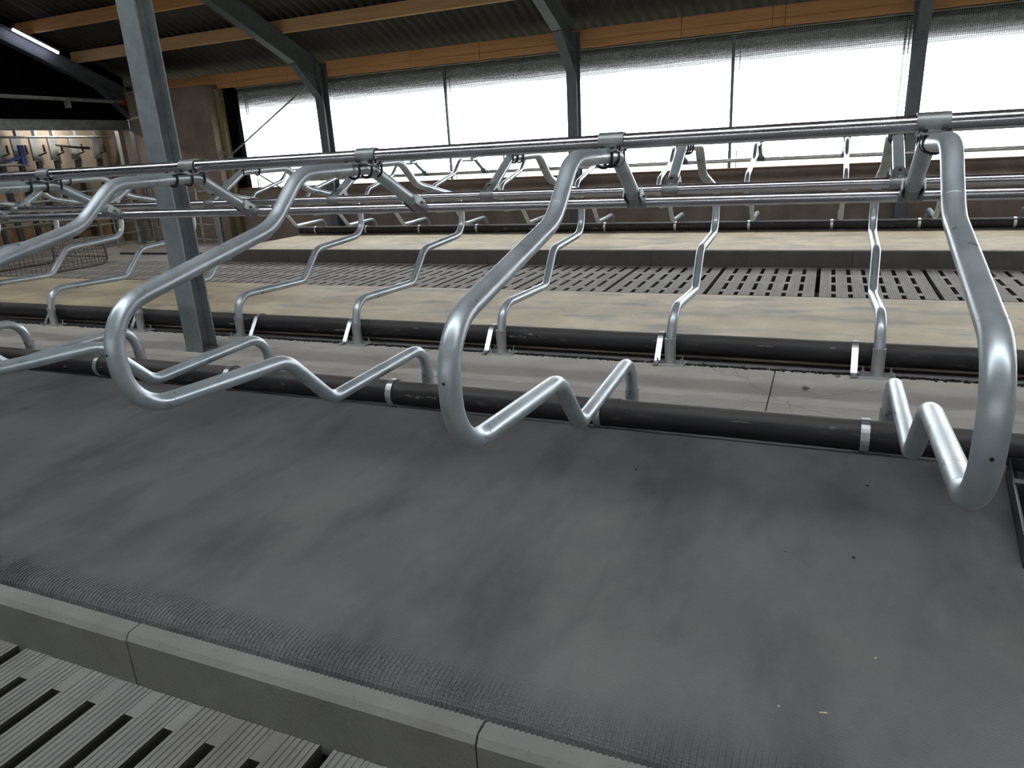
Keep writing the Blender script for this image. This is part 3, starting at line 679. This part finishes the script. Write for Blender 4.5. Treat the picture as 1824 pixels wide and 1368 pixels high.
for k, y in enumerate(py[::-1]):
    t = thing('holding_bracket', 'bent galvanised tube bracket low in the parlour, %s from the right' % ORD[k], 'bracket', (-14.40, y - .18, 1.18), 0, 'bent tube brackets of the parlour')
    bm = NB(); tube(bm, fillet([(0, .24, -.30), (0, .20, .10), (0, -.02, .06), (0, -.24, .0)], .03, 3), .016, 8); obj('tube', bm, 'galv', t, True)
    bm = NB(); box(bm, (0, .20, .19), (.06, .07, .07)); obj('joint', bm, 'galv', t)
t = thing('parlour_rail', 'brown pipe along the top of the milking parlour stalls', 'rail'); bm = NB(); tube(bm, [(-14.42, 4, 2.10), (-14.42, 11.75, 2.06)], .024, 10); obj('tube', bm, 'steel_dim', t, True)
t = thing('parlour_rail', 'galvanised pipe across the parlour at chest height, behind the bent brackets', 'rail'); bm = NB(); tube(bm, [(-14.40, 4, 1.33), (-14.40, 11.5, 1.385)], .020, 10); obj('tube', bm, 'steel_dim', t, True)
t = thing('parlour_rail', 'lower dark pipe seen under the top rails at far left', 'rail'); bm = NB(); tube(bm, [(-14.30, 4, .82), (-14.30, 11.6, .86)], .024, 10); obj('tube', bm, 'steel_dim', t, True)
t = thing('milk_arm', 'dark horizontal milking arm with black tip between the parlour posts', 'arm'); bm = NB(); tube(bm, [(-14.57, 10.55, 1.92), (-14.55, 11.02, 1.86), (-14.5, 11.24, 1.84)], [.022, .022, .03], 8); obj('tube', bm, 'dark', t)
t = thing('milk_arm', 'dark horizontal milking arm beside the blue holder', 'arm'); bm = NB(); tube(bm, [(-14.57, 8.9, 1.58), (-14.57, 9.9, 1.56)], .024, 8); obj('tube', bm, 'steel_dim', t)
t = thing('hose_holder', 'small blue plastic holder on the parlour rail at far left', 'holder')
bm = NB(); box(bm, (-14.56, 9.80, 1.75), (.06, .10, .36)); obj('body', bm, 'blue', t)
bm = NB(); bar(bm, (-14.56, 9.78, 1.72), (-14.56, 9.50, 1.64), .04, .06); obj('hook', bm, 'blue', t)
for y, z in ((9.62, .88), (10.0, .90), (9.3, .9)):
    pass
for k, (y, lab) in enumerate(((9.05, 'narrow orange board leaning low in the parlour, left one'), (9.42, 'narrow orange board leaning low in the parlour, right one'))):
    o = obj('board', (lambda b: (box(b, (-14.35, y, .98), (.02, .055, .26), rot=Matrix.Rotation(.12, 3, 'X')), b)[1])(NB()), 'orange'); tag(o, lab, 'board')
bm = NB(); box2(bm, (-14.55, 5, -.2), (-14.15, 11.3, .02)); o = obj('parlour_step', bm, 'slat_far'); tag(o, 'low concrete step at the foot of the tan parlour wall', 'step')

for y in (7.6, 10.6):  # added unseen lamps to brighten the parlour panels
    t = thing('parlour_fill_lamp', 'added unseen strip lamp brightening the parlour, %s' % ('nearer one' if y < 9 else 'farther one'), 'lamp')
    bm = NB(); tube(bm, [(-14.3, y - .6, 2.32), (-14.3, y + .6, 2.32)], .018, 8); obj('tube', bm, 'lamp_fill', t); bm = NB(); box2(bm, (-14.34, y - .62, 2.345), (-14.26, y + .62, 2.39)); obj('housing', bm, 'steel_dim', t)
# ------------------------------------------------------------------ gates, crate
def gate(label, a, b, zs, r=.014):
    t = thing('tube_gate', label, 'gate'); a = Vector(a); b = Vector(b)
    for z in zs:
        bm = NB(); tube(bm, [a + Vector((0, 0, z)), b + Vector((0, 0, z))], r, 8); obj('rail', bm, 'steel_dim', t, True)
    for f in (0, .52, 1):
        q = a.lerp(b, f); bm = NB(); tube(bm, [q + Vector((0, 0, zs[0] - .05)), q + Vector((0, 0, zs[-1] + .05))], .020, 8); obj('upright', bm, 'steel_dim', t, True)
    return t
gate('low galvanised tube gate behind the wire crate at left', (-13.45, 9.60, 0), (-13.25, 11.35, 0), (-.10, .12, .34, .56, .78, 1.0))
gate('galvanised tube gate left of the steel column, under the concrete panel', (-13.2, 11.45, 0), (-12.2, 11.40, 0), (-.10, .15, .42, .68, .92))
gate('galvanised tube gate right of the steel column, in front of the concrete panel', (-12.15, 11.2, 0), (-10.95, 10.85, 0), (-.05, .24, .55, .88))
t = thing('gate_post', 'grey gate post with hinge behind the steel column', 'post', (-10.70, 10.62, -.2))
bm = NB(); tube(bm, [(0, 0, 0), (0, 0, 1.26)], .045, 14); obj('post', bm, 'steel_dim', t, True)
bm = NB(); tube(bm, [(.09, .02, 0), (.09, .02, 1.24)], .022, 10); obj('hinge_tube', bm, 'dark', t, True)
bm = NB(); tube(bm, [(0, 0, .78), (0, 0, .82)], .056, 14); tube(bm, [(.09, .02, .78), (.09, .02, .82)], .032, 10); obj('collar', bm, 'steel_dim', t, True)
# bundle of dark rubber mats / kerb lying left of the wall row
o = obj('bed_edge', (lambda b: (box2(b, (-12.6, 9.9, -.20), (-9.3, 9.96, -.165)), b)[1])(NB()), 'mat_edge'); tag(o, 'black rubber strip lying on the floor left of the wall row', 'strip')
# wire mesh crate
t = thing('wire_crate', 'rusty wire mesh crate with round corners standing on the slats at left', 'crate')
X0, X1, Y0, Y1, Z0, Z1 = -13.0, -11.62, 6.6, 8.86, -.18, .60
def frame_rect(x):
    pts = [(x, Y0, Z0), (x, Y1, Z0), (x, Y1, Z1), (x, Y0, Z1)]
    f = fillet([pts[0], pts[1], pts[2], pts[3]], .11, 5); bm = NB(); tube(bm, f, .020, 8); obj('frame', bm, 'crate', t, True)
frame_rect(X1); frame_rect(X0)
for y, z in ((Y1, Z0 + .11), (Y1, Z1 - .11), (Y1 - .12, Z1)):
    bm = NB(); tube(bm, [(X0, y, z), (X1, y, z)], .014, 8); obj('cross_bar', bm, 'crate', t, True)
bm = NB()
for i in range(1, 28):
    y = Y0 + (Y1 - Y0) * i / 28; bar(bm, (X1, y, Z0), (X1, y, Z0 + .36), .006); bar(bm, (X0, y, Z0), (X0, y, Z0 + .36), .006)
for i in range(1, 7):
    z = Z0 + .36 * i / 6; bar(bm, (X1, Y0, z), (X1, Y1, z), .006); bar(bm, (X0, Y0, z), (X0, Y1, z), .006); bar(bm, (X0, Y1, z), (X1, Y1, z), .006)
for i in range(1, 18):
    x = X0 + (X1 - X0) * i / 18; bar(bm, (x, Y1, Z0), (x, Y1, Z0 + .36), .006)
o = obj('wire_mesh', bm, 'crate', t); o['kind'] = 'stuff'
for i in range(5):
    y = Y0 + .25 + .42 * i; bm = NB(); bar(bm, (X1, y, Z0 + .36), (X1, y, Z1), .012); obj('stay', bm, 'crate', t)
bm = NB(); box2(bm, (X0 + .1, Y0, Z0 + .26), (X0 + .14, Y1 - .1, Z0 + .42)); obj('side_plank', bm, 'kerb', t)

# ------------------------------------------------------------------ black plastic case at the right edge
t = thing('plastic_crate', 'open black plastic case lying on the nearest mat at the right edge', 'case', (.680, 2.72, .020), math.radians(-6.4))
L, Wd, H, th = .72, .46, .075, .008
bm = NB(); box2(bm, (0, -L / 2, 0), (Wd, L / 2, .008)); box2(bm, (0, -L / 2, 0), (th, L / 2, H), bevel=.002); box2(bm, (Wd - th, -L / 2, 0), (Wd, L / 2, H)); box2(bm, (th, L / 2 - th, 0), (Wd - th, L / 2, H)); box2(bm, (th, -L / 2, 0), (Wd - th, -L / 2 + th, H))
obj('tray', bm, 'box', t)
bm = NB(); box2(bm, (.02, L / 2 - .19, .008), (Wd - .03, L / 2 - .06, .050), bevel=.006); obj('insert', bm, 'box', t)
bm = NB(); tube(bm, fillet([(.045, -L / 2 + .03, .055), (.045, L / 2 - .25, .055), (Wd - .05, L / 2 - .25, .055), (Wd - .05, -L / 2 + .03, .055)], .03, 4), .010, 8); obj('handle_frame', bm, 'dark', t, True)
bm = NB(); box2(bm, (.004, L / 2 - .245, .03), (.05, L / 2 - .205, .078)); obj('latch', bm, 'box', t)

# ------------------------------------------------------------------ small straws and crumbs on the near mat
bits = [(-.05, 1.62, 'straw', .012, 'short straw'), (.10, 1.66, 'straw', .004, '')]
for k, (x, y, ln, rz, lab) in enumerate(((.082, 1.528, .018, .2, 'longest pale straw lying on the nearest mat, lower right'), (-.018, 1.515, .006, 1.0, 'tiny pale straw speck left of the longest straw on the nearest mat'),
                                         (.205, 1.775, .006, .7, 'tiny pale straw speck on the nearest mat below the black case'))):
    bm = NB(); bar(bm, (-ln / 2, 0, 0), (ln / 2, 0, 0), .003, .002); o = obj('straw', bm, 'straw'); o.location = (x, y, .0225); o.rotation_euler = (0, 0, rz); tag(o, lab, 'straw')
for x, y, lab in ((.225, 2.83, 'black crumb on the nearest mat just below the rightmost pipe strap'), (.165, 2.27, 'black crumb on the nearest mat in line below the other crumb'), (-.66, 2.72, 'black crumb in the middle of the nearest mat')):
    lump('rubber_crumb', x, y, .02, .006, 'crumb', lab, 'debris')
